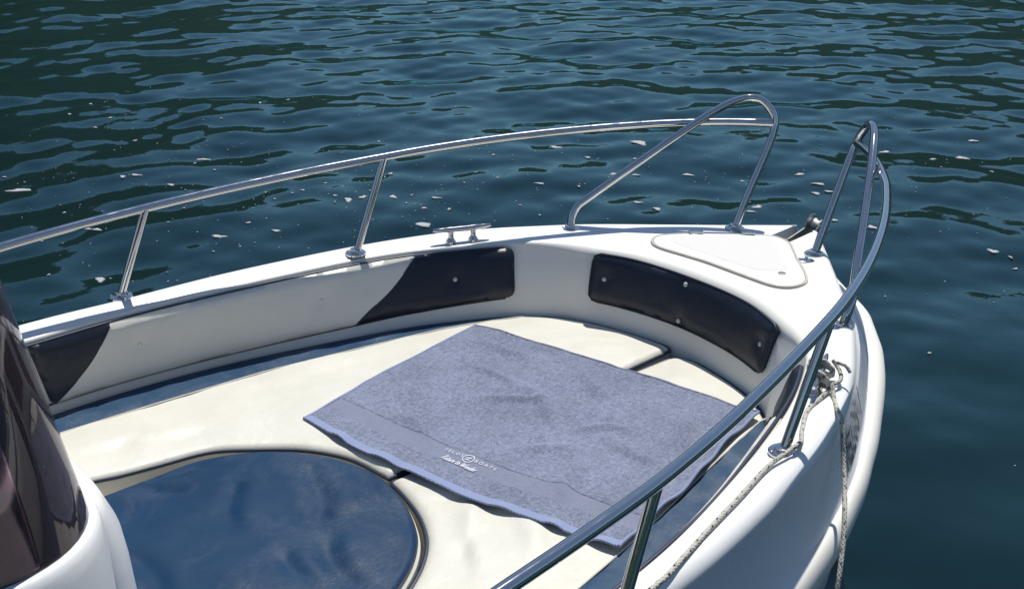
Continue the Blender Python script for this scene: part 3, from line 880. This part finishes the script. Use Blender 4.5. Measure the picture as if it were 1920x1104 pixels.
def make_cushion(poly, sgn, label, cr, zlab):
    strip_in = strip_far if sgn > 0 else strip_near
    t = empty('seat_cushion', (1.6, .45 * sgn, ZB), label, 'cushion', 'bow seat cushions')
    xs = np.linspace(.30, 2.42, 70)
    line = np.array([(x, strip_in(x) * sgn) for x in xs])
    outer = np.array([p for p in poly if p[1] * sgn > strip_in(p[0]) * 1.0 and p[0] < 2.42 and p[0] > .29 and p[1] * sgn > .37])
    if sgn > 0: outer = outer[np.argsort(outer[:, 0])]; 
    else: outer = outer[np.argsort(outer[:, 0])]
    keep = np.array([not (p[1] * sgn > strip_in(p[0]) and p[0] < 2.42 and p[1] * sgn > .37) for p in poly])
    trim_poly = np.vstack([outer, line[::-1]])
    body_pts = poly[keep]
    # body outline: the rest of the cushion outline, closed along the seam with the trim
    k = np.where(~keep)[0]
    roll = np.roll(poly, -(k.max() + 1), 0); rk = np.roll(keep, -(k.max() + 1)); rest = roll[rk]
    ln = line if (np.linalg.norm(rest[-1] - line[0]) < np.linalg.norm(rest[-1] - line[-1])) else line[::-1]
    body_poly = np.vstack([rest, ln])
    pillow('cushion_top', body_poly, ZR, ZB, .022, .010, M['cream'], t, .013, poly, lambda P: creases(P, cr), .004)
    pillow('cushion_trim', trim_poly, ZR, ZB, .022, .010, M['navy_trim'], t, .013, poly, lambda P: .004 * fnoise(P, 16, 2.2), .004)
    lp = resample(line, .02); dl = dist_poly(lp, poly); zz = ZR - .022 + np.sqrt(np.maximum(.022 ** 2 - (.022 - np.clip(dl, 0, .022)) ** 2, 0)) + .010 * smooth01(dl / .16) + .0005
    g = Geo(); g.tube(np.c_[lp, zz], .0022, 6); g.build('seam_piping', M['cream_piping'], t)
    rp = resample(np.vstack([poly, poly[:1]]), .015)[:-1]
    g = Geo(); g.tube(np.c_[rp, np.full(len(rp), ZR - .012)], .0052, 8, False, True); g.build('edge_piping', M['piping'], t)
    for ch in t.children:
        if sgn < 0:
            for v_ in ch.data.vertices: v_.co.z -= .008
    return t
make_cushion(port_poly, 1, 'cream cushion with navy edge along the far wall, under the towel corner', cr_p, 0)
make_cushion(star_poly, -1, 'cream cushion on the near side of the centre seam, navy edged, towel lying across it', cr_s, 0)

# raised navy centre pad
t = empty('centre_pad', (1.0, 0, ZB), 'rounded navy vinyl pad with cream sides and dark piping in front of the console', 'cushion')
wr = [((1.208, .230), (1.085, .000), .022, -.0085), ((1.390, .150), (1.230, -.120), .024, -.0100), ((1.235, -.110), (1.165, -.33), .026, -.0110), ((1.050, .345), (1.085, .225), .018, -.0085),
      ((1.455, .060), (1.395, -.17), .030, -.0060), ((1.140, -.105), (1.105, -.26), .020, -.0080), ((.90, .15), (.86, -.2), .022, -.006), ((1.36, .20), (1.42, .10), .014, .0050)]
padc = np.vstack([pad])
zp = -.198
pillow('pad_top', padc, zp, zp - .016, .014, .010, M['navy'], t, .008, None, lambda P: creases(P, wr) + .0008 * fnoise(P, 22, 7.7), .003)
po = resample(np.vstack([padc, padc[:1]]), .02)
g = Geo(); nP = len(padc); c2 = padc.mean(0)
outp = padc + (padc - c2) / np.linalg.norm(padc - c2, axis=1)[:, None] * .008
g.grid([[(*p, zp - .013) for p in padc], [(*p, zp - .022) for p in outp], [(*p, zp - .055) for p in outp], [(*p, -.318) for p in padc]], False, True)
g.build('pad_side', M['cream'], t)
rp = resample(np.vstack([padc, padc[:1]]), .015)[:-1]; rpo = resample(np.vstack([outp, outp[:1]]), .015)[:-1]
g = Geo(); g.tube(np.c_[rp, np.full(len(rp), zp - .011)], .0032, 8, False, True); g.build('edge_piping', M['piping'], t)
g = Geo(); g.tube(np.c_[rpo, np.full(len(rpo), zp - .036)], .0030, 8, False, True); g.build('edge_piping', M['piping'], t)
for ch in t.children:                       # the pad sags towards the far aft corner
    for v_ in ch.data.vertices:
        v_.co.z -= .020 * float(smooth01((v_.co.y - .12) / .26)) * float(smooth01((1.36 - v_.co.x) / .30))

# ------------------------------------------------------------------ towel
TA, TB, TC, TD = [CAMXY + (np.array(p) - CAMXY) * .991 for p in ((2.216, .509), (1.498, .373), (1.693, -.572), (2.408, -.402))]
allout = np.vstack([port_poly]);
union_poly = np.vstack([port_poly[:len(Bp)], star_poly[60:60 + len(corner) + len(Bs)], [(.5, -.40), (.5, .40)]])
def cushion_z(P):
    """the cloth bridges the joint between the two cushions"""
    d = np.where(inside(P, union_poly), dist_poly(P, union_poly), 0); dr = np.clip(d, 0, .022)
    z = ZR - .022 + np.sqrt(np.maximum(.022 ** 2 - (.022 - dr) ** 2, 0)) + .010 * smooth01(d / .16) + .0015
    return z - .003 * np.exp(-(P[:, 1] / .02) ** 2)
def towel_xy(u, v):
    u = np.asarray(u, float); v = np.asarray(v, float)
    vv = v - .045 * np.sin(np.pi * np.clip(u, 0, 1)) * (1 - v) ** 2 + .006 * np.sin(u * 17 + 1) * (1 - v) ** 3
    uu = u + .006 * np.sin(v * 9 + 1) * (1 - 2 * u)
    uu = uu[..., None]; vv = vv[..., None]
    return TB * (1 - uu) * (1 - vv) + TC * uu * (1 - vv) + TA * (1 - uu) * vv + TD * uu * vv
tw = [((.35, .70), (.62, .48), .016, .008), ((.62, .48), (.75, .62), .014, .006), ((.30, .50), (.52, .62), .014, .006), ((.15, .72), (.40, .62), .015, .005), ((.45, .95), (.62, .72), .018, .006),
      ((.70, .55), (.92, .45), .020, .006), ((.72, .35), (.80, .12), .020, .005), ((.55, .30), (.70, .40), .016, .004), ((.20, .25), (.34, .18), .014, .005), ((.85, .85), (.95, .55), .018, .006), ((.10, .90), (.30, .84), .018, .006)]
tw = [(tuple(towel_xy(*a)), tuple(towel_xy(*b)), w * 1.15, amp * 2.4) for a, b, w, amp in tw]
def towel_z(u, v, P):
    base = cushion_z(P)
    lift = (.0055 + .0045 * fnoise(P, 7, 1.3)) * (.45 + .55 * smooth01(v / .15)) + .0018 * fnoise(P, 19, 5.1) + creases(P, tw) * .9
    bumps = np.maximum(0, np.sin(u * 2 * np.pi * 6.3 + .9 + 1.4 * np.sin(u * 7.0)))
    lift += .008 * bumps * np.exp(-v / .055) * (.45 + .55 * np.sin(u * 5.2 + .4) ** 2)
    er = np.clip((u - .93) / .07, 0, 1); lift += .010 * er * (.5 + .5 * np.sin(v * 26 + 1))
    return base + np.maximum(lift, .003)
def towel_patch(name, u0, u1, v0, v1, nu, nv, mat, parent, th, off, skirt=True):
    U, V = np.meshgrid(np.linspace(u0, u1, nu), np.linspace(v0, v1, nv), indexing='ij')
    P = towel_xy(U, V).reshape(-1, 2); z = towel_z(U.ravel(), V.ravel(), P)
    nz = off + (.0011 * fnoise(P, 150, 2.7) + .0008 * fnoise(P, 75, 8.8) if mat is M['terry'] else 0)
    topv = np.c_[P, z + nz].reshape(nu, nv, 3)
    g = Geo(); g.grid([[tuple(p) for p in r] for r in topv])
    ring = [topv[i, 0] for i in range(nu)] + [topv[-1, j] for j in range(1, nv)] + [topv[i, -1] for i in range(nu - 2, -1, -1)] + [topv[0, j] for j in range(nv - 2, 0, -1)]
    cc = P.mean(0)
    b1 = []; b2 = []
    for p in ring:
        d = p[:2] - cc; d = d / np.linalg.norm(d)
        b1.append((p[0] + d[0] * .0018, p[1] + d[1] * .0018, p[2] - th * .5)); b2.append((p[0], p[1], p[2] - th))
    g.grid([[tuple(p) for p in ring], b1, b2], False, True)
    bv = topv.copy(); bv[..., 2] -= th
    st = 4; 
    g.grid([[tuple(p) for p in r] for r in bv])
    return g.build(name, mat, parent, True, 1e-5, 70)
t = empty('towel', (1.95, -.02, -.22), 'blue terry towel with white print spread flat over the cream bow cushions', 'towel')
towel_patch('towel_cloth', 0, 1, .030, .108, 150, 14, M['terry'], t, .006, 0)
towel_patch('towel_cloth', 0, 1, .188, 1, 150, 124, M['terry'], t, .006, 0)
towel_patch('woven_band', 0, 1, .108, .188, 120, 12, M['woven'], t, .006, -.0012)
towel_patch('towel_hem', 0, 1, 0, .030, 150, 5, M['hem'], t, .005, .0004)
for uu in (0.0, 1.0):
    vs_ = np.linspace(.0, 1, 60); P = towel_xy(np.full(60, uu), vs_); z = towel_z(np.full(60, uu), vs_, P)
    g = Geo(); g.tube(np.c_[P, z - .002], .0042, 8); g.build('side_hem', M['hem'], t)
vs_ = np.linspace(0, 1, 80); P = towel_xy(vs_, np.full(80, 1.0)); z = towel_z(vs_, np.full(80, 1.0), P)
g = Geo(); g.tube(np.c_[P, z - .002], .0048, 8); g.build('far_hem', M['terry'], t)
# print: left word, round emblem, right word, handwritten line; laid along the woven band
U_LEN = .965; V_LEN = .731
def on_towel(pts2, u0, v0):
    uu = u0 + np.asarray(pts2)[:, 0] / U_LEN; vv = v0 + np.asarray(pts2)[:, 1] / V_LEN
    P = towel_xy(uu, vv); z = towel_z(uu, vv, P); return np.c_[P, z + .0012]
def towel_text(txt, size, u0, v0, sp=1.0, shear=0, anchor='l', bold=0):
    vs, fs = text_mesh(txt, size, shear, 0, sp)
    if anchor == 'r': vs[:, 0] -= vs[:, 0].max()
    if anchor == 'c': vs[:, 0] -= (vs[:, 0].max() + vs[:, 0].min()) / 2
    mesh_obj('printed_lettering', on_towel(vs, u0, v0), fs, M['embroidery'], t, False)
EU, EV = .493, .160
towel_text('TELOS', .0155, EU - .0195, EV - .004, 1.55, 0, 'r')
towel_text('BOATS', .0155, EU + .0195, EV - .004, 1.55)
def stroke(pts, w):
    pts = np.asarray(pts, float); d = np.gradient(pts, axis=0); d /= np.linalg.norm(d, axis=1)[:, None] + 1e-9; n_ = np.stack([-d[:, 1], d[:, 0]], 1)
    a = pts + n_ * w / 2; b = pts - n_ * w / 2; n = len(pts)
    return np.vstack([a, b]), [(i, i + 1, n + i + 1, n + i) for i in range(n - 1)]
g = Geo()
an = np.linspace(0, 2 * math.pi, 41); vs, fs = stroke(np.stack([.0150 * np.cos(an), .0150 * np.sin(an)], 1), .0022); g.add(on_towel(vs, EU, EV), fs)
for pl, w in (([(-.002, -.009), (.006, .010)], .002), ([(-.008, .001), (.007, .003)], .0016), ([(-.007, -.007), (-.003, -.004), (.000, -.007), (.003, -.004), (.007, -.006)], .0018)):
    vs, fs = stroke(resample(pl, .002), w); g.add(on_towel(vs, EU, EV), fs)
g.build('printed_emblem', M['embroidery'], t, False)
# handwriting as pen strokes
script = {'R': [[(0, 0), (.25, 1)], [(.1, .95), (.45, 1), (.5, .75), (.18, .52), (.48, 0)]], 'e': [[(0, .2), (.28, .3), (.22, .5), (.05, .35), (.08, .05), (.35, .08)]], 't': [[(.2, .85), (.08, .1), (.3, .05)], [(.02, .55), (.34, .6)]],
          'u': [[(.08, .5), (.04, .1), (.25, .1), (.34, .5), (.32, .05), (.42, .05)]], 'r': [[(.06, 0), (.12, .48), (.3, .45)]], 'n': [[(.04, 0), (.12, .5), (.12, .3), (.3, .5), (.3, .05), (.4, .05)]], 'o': [[(.2, .5), (.04, .25), (.14, .02), (.3, .2), (.2, .5)]],
          'W': [[(.05, 1), (.1, 0), (.4, .75), (.5, 0), (.85, 1)]], 'd': [[(.3, .45), (.08, .35), (.08, .04), (.28, .15), (.48, 1), (.34, .05), (.44, .05)]]}
wid = {'R': .55, 'W': .85, 'd': .5, 'e': .38, 't': .33, 'u': .42, 'r': .32, 'n': .42, 'o': .34, ' ': .32}
g = Geo(); xc = 0.0; HS = .0165
for ch in 'Return to Wonder':
    for st in script.get(ch, ()):
        pts = [((xc + x + .25 * y) * HS, y * HS) for x, y in st]
        vs, fs = stroke(catmull(pts, 5), .0021); g.add(on_towel(vs, .430, .113), fs)
    xc += wid[ch]
g.build('printed_script', M['embroidery'], t, False)

# ------------------------------------------------------------------ mooring rope on the starboard cleat
rp_t = empty('mooring_rope', (2.27, -.668, 0), 'pale flecked mooring rope knotted on the near cleat and trailing along the gunwale', 'rope')
RR = .0053
g = Geo()
line1 = catmull([(2.262, -.690, .022), (2.215, -.692, .012), (2.160, -.700, .0085), (2.081, -.740, .010), (2.02, -.778, .018), (1.976, -.797, .034), (1.945, -.795, .028), (1.88, -.792, .017), (1.75, -.822, .018), (1.613, -.853, .020), (1.50, -.880, .021), (1.416, -.897, .021), (1.2, -.915, .021), (.9, -.92, .021), (.5, -.925, .021)], 10)
g.tube(line1, RR, 10, True, False, 1.0)
line2 = catmull([(2.262, -.695, .03), (2.240, -.715, .016), (2.205, -.745, .016), (2.175, -.770, .022), (2.155, -.790, .019), (2.128, -.822, -.050), (2.085, -.858, -.092), (2.037, -.892, -.115), (1.994, -.922, -.160), (1.941, -.952, -.231), (1.92, -.96, -.34), (1.90, -.965, -.50), (1.88, -.98, -.95)], 10)
g.tube(line2, RR, 10, True, False, 1.0)
g.build('rope_line', M['rope'], rp_t)
g = Geo()
ang = -CANG; ux = Vector((math.cos(ang), math.sin(ang), 0)); uy = Vector((-ux.y, ux.x, 0)); kc = Vector((CL.x, -CL.y, .034))
pts = []
for k in range(56):
    a = k * .62; pts.append(kc + ux * (.034 * math.sin(a * .5 + .3) - .004) + uy * (.026 * math.cos(a)) + Vector((0, 0, .017 * math.sin(a * 1.0 + .8) + .006 * math.sin(a * 2.3) + .010)))
g.tube(catmull(pts, 4), RR * .95, 9, True, False, 1.0)
lp = [kc + ux * .05 + uy * -.02 + Vector((0, 0, .02)), kc + ux * .03 + uy * -.040 + Vector((0, 0, .006)), kc + ux * -.005 + uy * -.048, kc + ux * -.03 + uy * -.034 + Vector((0, 0, -.004)), kc + ux * -.034 + uy * -.03 + Vector((0, 0, -.012))]
g.tube(catmull(lp, 8), RR * .95, 9, True, False, 1.0)
tail = [kc + ux * .02 + uy * -.03 + Vector((0, 0, .03)), kc + ux * .02 + uy * -.052 + Vector((0, 0, .026)), kc + ux * .016 + uy * -.066 + Vector((0, 0, .012))]
g.tube(catmull(tail, 8), RR * .8, 9, True, False, 1.0)
g.build('rope_knot', M['rope'], rp_t)

# ------------------------------------------------------------------ console and windscreen
YC = .12
def console_plan(xf, hw, rc, xa=-.15, n=12):
    """front half of a rounded rectangle, starboard aft -> bow -> port aft"""
    P = [(xa, YC - hw), (xa + (xf - rc - xa) * .5, YC - hw)]
    for a in np.linspace(-90, 0, n): P.append((xf - rc + rc * math.cos(math.radians(a)), YC - hw + rc + rc * math.sin(math.radians(a))))
    for a in np.linspace(0, 90, n): P.append((xf - rc + rc * math.cos(math.radians(a)), YC + hw - rc + rc * math.sin(math.radians(a))))
    P += [(xa + (xf - rc - xa) * .5, YC + hw), (xa, YC + hw)]
    return np.array(P)
g = Geo(); rows = []
for z, off in ((-.62, .030), (-.30, .028), (-.15, .027), (0, .025), (.07, .022), (.096, .019), (.108, .014), (.114, .008), (.115, .001), (.114, -.006), (.108, -.010), (.04, -.016)):
    p = console_plan(.741 + off, .40 + off, .19 + off); rows.append([(q_[0], q_[1], z) for q_ in p])
g.grid(rows)
console = g.build('console', M['gelcoat'], boat, True, 0, 50)
ws = Geo(); rows = []
def ws_row(z, e=0.0):
    lean = (z - .14) * .15
    p = console_plan(.737 - lean - e, .396 - lean * .55 - e, .185 - e); return [(q_[0], q_[1], z) for q_ in p]
zs = list(np.linspace(.108, .74, 16))
rows = [ws_row(z) for z in zs] + [ws_row(.743, .002)] + [ws_row(z, .005) for z in zs[::-1]]
ws.grid(rows); ws.build('windscreen', M['acrylic'], console, True, 0, 60)
g = Geo(); g.tube(catmull(np.array(ws_row(.748, .002))[::2], 3), .011, 12); g.build('windscreen_rail', M['steel'], console)
# dark dash and instrument hood behind the windscreen
g = Geo(); p = console_plan(.70, .37, .17); ov, tri, nb = fill(resample(np.vstack([p, p[:1]]), .04)[:-1], .08); g.add(np.c_[ov, np.full(len(ov), .055)], tri); g.build('dash_top', M['dash_brown'], console, False)
g = Geo(); g.box((.53, .06, .300), (.31, .56, .10), Matrix.Rotation(math.radians(22), 3, 'Y'), .035); g.build('instrument_hood', M['liner'], console)
g = Geo(); g.box((.455, .03, .155), (.40, .40, .13), None, .045); g.build('instrument_panel', M['dash'], console)
g = Geo(); g.box((.600, .02, .095), (.07, .40, .05), Matrix.Rotation(math.radians(14), 3, 'Y'), .02); g.build('dash_trim', M['dash_trim'], console)
for (sx_, sy_) in ((.470, -.279), (.20, -.279)):
    g = Geo(); g.lathe((sx_, sy_, .136), (0, -1, .06), [(.0085, 0), (.0085, .002), (.006, .005), (.001, .0065)], 16); g.build('screw_cap', M['button'], console)
# front hatch moulding standing forward of the windscreen, with its dark joint
def lobe_row(z, off, x0=.75):
    xf = .853 - max(z + .05, 0) * .30
    return [(x0, YC - .235 - off, z)] + [(x0 + (xf + off - x0) * math.cos(a), YC + (.235 + off) * math.sin(a), z) for a in np.linspace(-1.45, 1.45, 42)] + [(x0, YC + .235 + off, z)]
g = Geo(); rows = [lobe_row(z, o_) for z, o_ in ((-.60, .02), (-.45, .02), (-.30, .019), (-.20, .016), (-.10, .010), (-.04, .005), (.02, 0), (.04, -.003), (.054, -.006), (.065, -.011), (.072, -.020), (.076, -.032), (.078, -.05), (.079, -.08))]
rows.append([(.77, YC + .1 * (k / 43 - .5), .079) for k in range(44)])
g.grid(rows); g.build('console_hatch', M['gelcoat'], console, True, 0, 60)
g = Geo(); g.tube(catmull([(.775, YC - .262, -.55), (.768, YC - .255, -.25), (.757, YC - .243, -.05), (.758, YC - .232, .04), (.757, YC - .20, .078), (.756, YC, .086), (.757, YC + .20, .078)], 8), .006, 8); g.build('hatch_seal', M['black'], console)

# ------------------------------------------------------------------ floating flecks
FL = [(2.037, 2.889, .046, .092), (2.69, 2.979, .07, .063), (2.932, 2.843, .059, .039), (2.89, 3.034, .033, .049), (2.293, 3.473, .051, .051), (2.267, 3.518, .04, .06), (2.261, 4.365, .159, .065), (2.577, 2.831, .021, .029), (3.469, 3.111, .029, .058), (3.481, 3.005, .052, .089), (3.564, 2.99, .041, .072), (3.702, 2.903, .041, .081), (3.708, 2.643, .037, .06), (3.806, 2.556, .031, .062), (3.555, 2.474, .109, .095), (3.857, 2.729, .052, .045), (3.691, 2.772, .023, .035), (3.944, 3.244, .037, .071), (3.666, 3.056, .029, .037), (4.323, 2.75, .03, .039), (4.615, 3.112, .039, .045), (3.4, 3.316, .03, .048), (3.327, 3.309, .024, .038), (3.238, 3.436, .021, .038), (2.697, 2.789, .016, .03), (3.235, 3.981, .026, .044), (3.3, 4.233, .079, .058), (3.217, 4.177, .026, .046), (2.92, 3.905, .043, .052), (2.843, 4.167, .057, .055), (2.774, 4.189, .045, .054), (3.167, 4.836, .032, .063), (3.351, 5.872, .032, .063), (3.138, 5.341, .033, .059), (3.299, 5.465, .034, .062), (3.139, 5.735, .035, .064), (3.811, 4.907, .029, .043), (4.219, 5.09, .034, .063), (4.453, 5.104, .035, .049), (4.315, 3.854, .031, .049), (2.282, 4.638, .03, .046), (1.868, 3.04, .021, .036), (5.453, 2.69, .087, .145), (5.015, 2.985, .066, .082), (5.032, 2.729, .045, .045), (5.219, 2.52, .032, .056), (5.222, 2.112, .062, .063), (4.996, 2.312, .043, .051), (4.9, 2.397, .056, .051), (4.435, 2.523, .054, .048), (4.617, 1.96, .046, .053), (4.618, 1.822, .051, .06), (5.041, 1.491, .058, .072), (4.952, 1.469, .051, .044), (5.384, 1.848, .031, .062), (5.697, 1.677, .07, .054), (5.61, 1.492, .068, .062), (5.55, 1.383, .055, .05), (5.479, 1.421, .055, .059), (6.52, 1.623, .069, .065), (6.773, 1.248, .07, .092), (7.132, 1.367, .058, .072), (6.577, 1.333, .055, .038), (6.579, .963, .027, .054), (5.363, .343, .044, .089), (5.359, .253, .028, .055), (5.261, .179, .038, .039), (5.188, .894, .045, .085), (5.162, 1.095, .04, .08), (4.106, -.028, .031, .027), (4.098, 2.173, .022, .041), (4.131, 2.358, .023, .035), (4.57, 2.352, .03, .047), (3.561, 3.336, .03, .039), (3.203, 3.288, .023, .037), (2.779, 3.492, .02, .036), (2.294, 3.867, .027, .038)]
shapes = []
for k in range(7):
    r_ = random.Random(40 + k); n = 14; ph = [r_.random() * 6.3 for _ in range(3)]
    rim = []
    for i in range(n):
        a = 2 * math.pi * i / n; rr = .5 * (1 + .28 * math.sin(2 * a + ph[0]) + .22 * math.sin(3 * a + ph[1]) + .12 * math.sin(5 * a + ph[2])) * .82
        rim.append((rr * math.cos(a), rr * math.sin(a)))
    g = Geo(); g.grid([[(x, y, -.002) for x, y in rim], [(x * .97, y * .97, .001) for x, y in rim], [(x * .6, y * .6, .002) for x, y in rim], [(x * .05, y * .05, .002) for x, y in rim]], False, True)
    me = bpy.data.meshes.new('foam_fleck'); me.from_pydata(g.v, [], g.f); me.materials.append(M['foam']); me.polygons.foreach_set('use_smooth', [True] * len(me.polygons)); shapes.append(me)
view_ang = math.radians(47.2 - 90)
def fleck(x, y, w, h, k):
    o = bpy.data.objects.new('foam_fleck', shapes[k]); COL.objects.link(o)
    o.location = (x, y, water_z(x, y) + .002); o.rotation_euler = (0, 0, view_ang); o.scale = (w * (1.1 if w > .04 else .85), h * (.85 if w > .04 else .65), 1)
    tag(o, 'small white foam fleck floating on the dark water', 'foam fleck', 'foam flecks scattered on the water')
for i, (x, y, w, h) in enumerate(FL): fleck(x, y, w, h, i % 7)
r_ = random.Random(5); n = 0
while n < 100:
    # strewn in loose bands along the far side of the boat
    a = FL[r_.randrange(len(FL))]; x = a[0] + r_.gauss(0, .45); y = a[1] + r_.gauss(0, .40)
    if y < 1.35 and x < 3.6: continue
    s = .006 + .014 * r_.random() ** 2; fleck(x, y, s, s * (1 + r_.random()), r_.randrange(7)); n += 1
g = Geo()
for k in range(500):
    a = FL[r_.randrange(len(FL))]; x = a[0] + r_.gauss(0, .6); y = a[1] + r_.gauss(0, .5)
    if y < 1.3 and x < 3.5: continue
    s = .002 + .003 * r_.random(); z = water_z(x, y) + .002
    g.add([(x - s, y, z), (x, y - s, z), (x + s, y, z), (x, y + s, z), (x, y, z + .002)], [(0, 1, 4), (1, 2, 4), (2, 3, 4), (3, 0, 4)])
o = g.build('foam_specks', M['foam'], None); tag(o, 'fine pale specks drifting on the dark water', 'foam specks', kind='stuff')
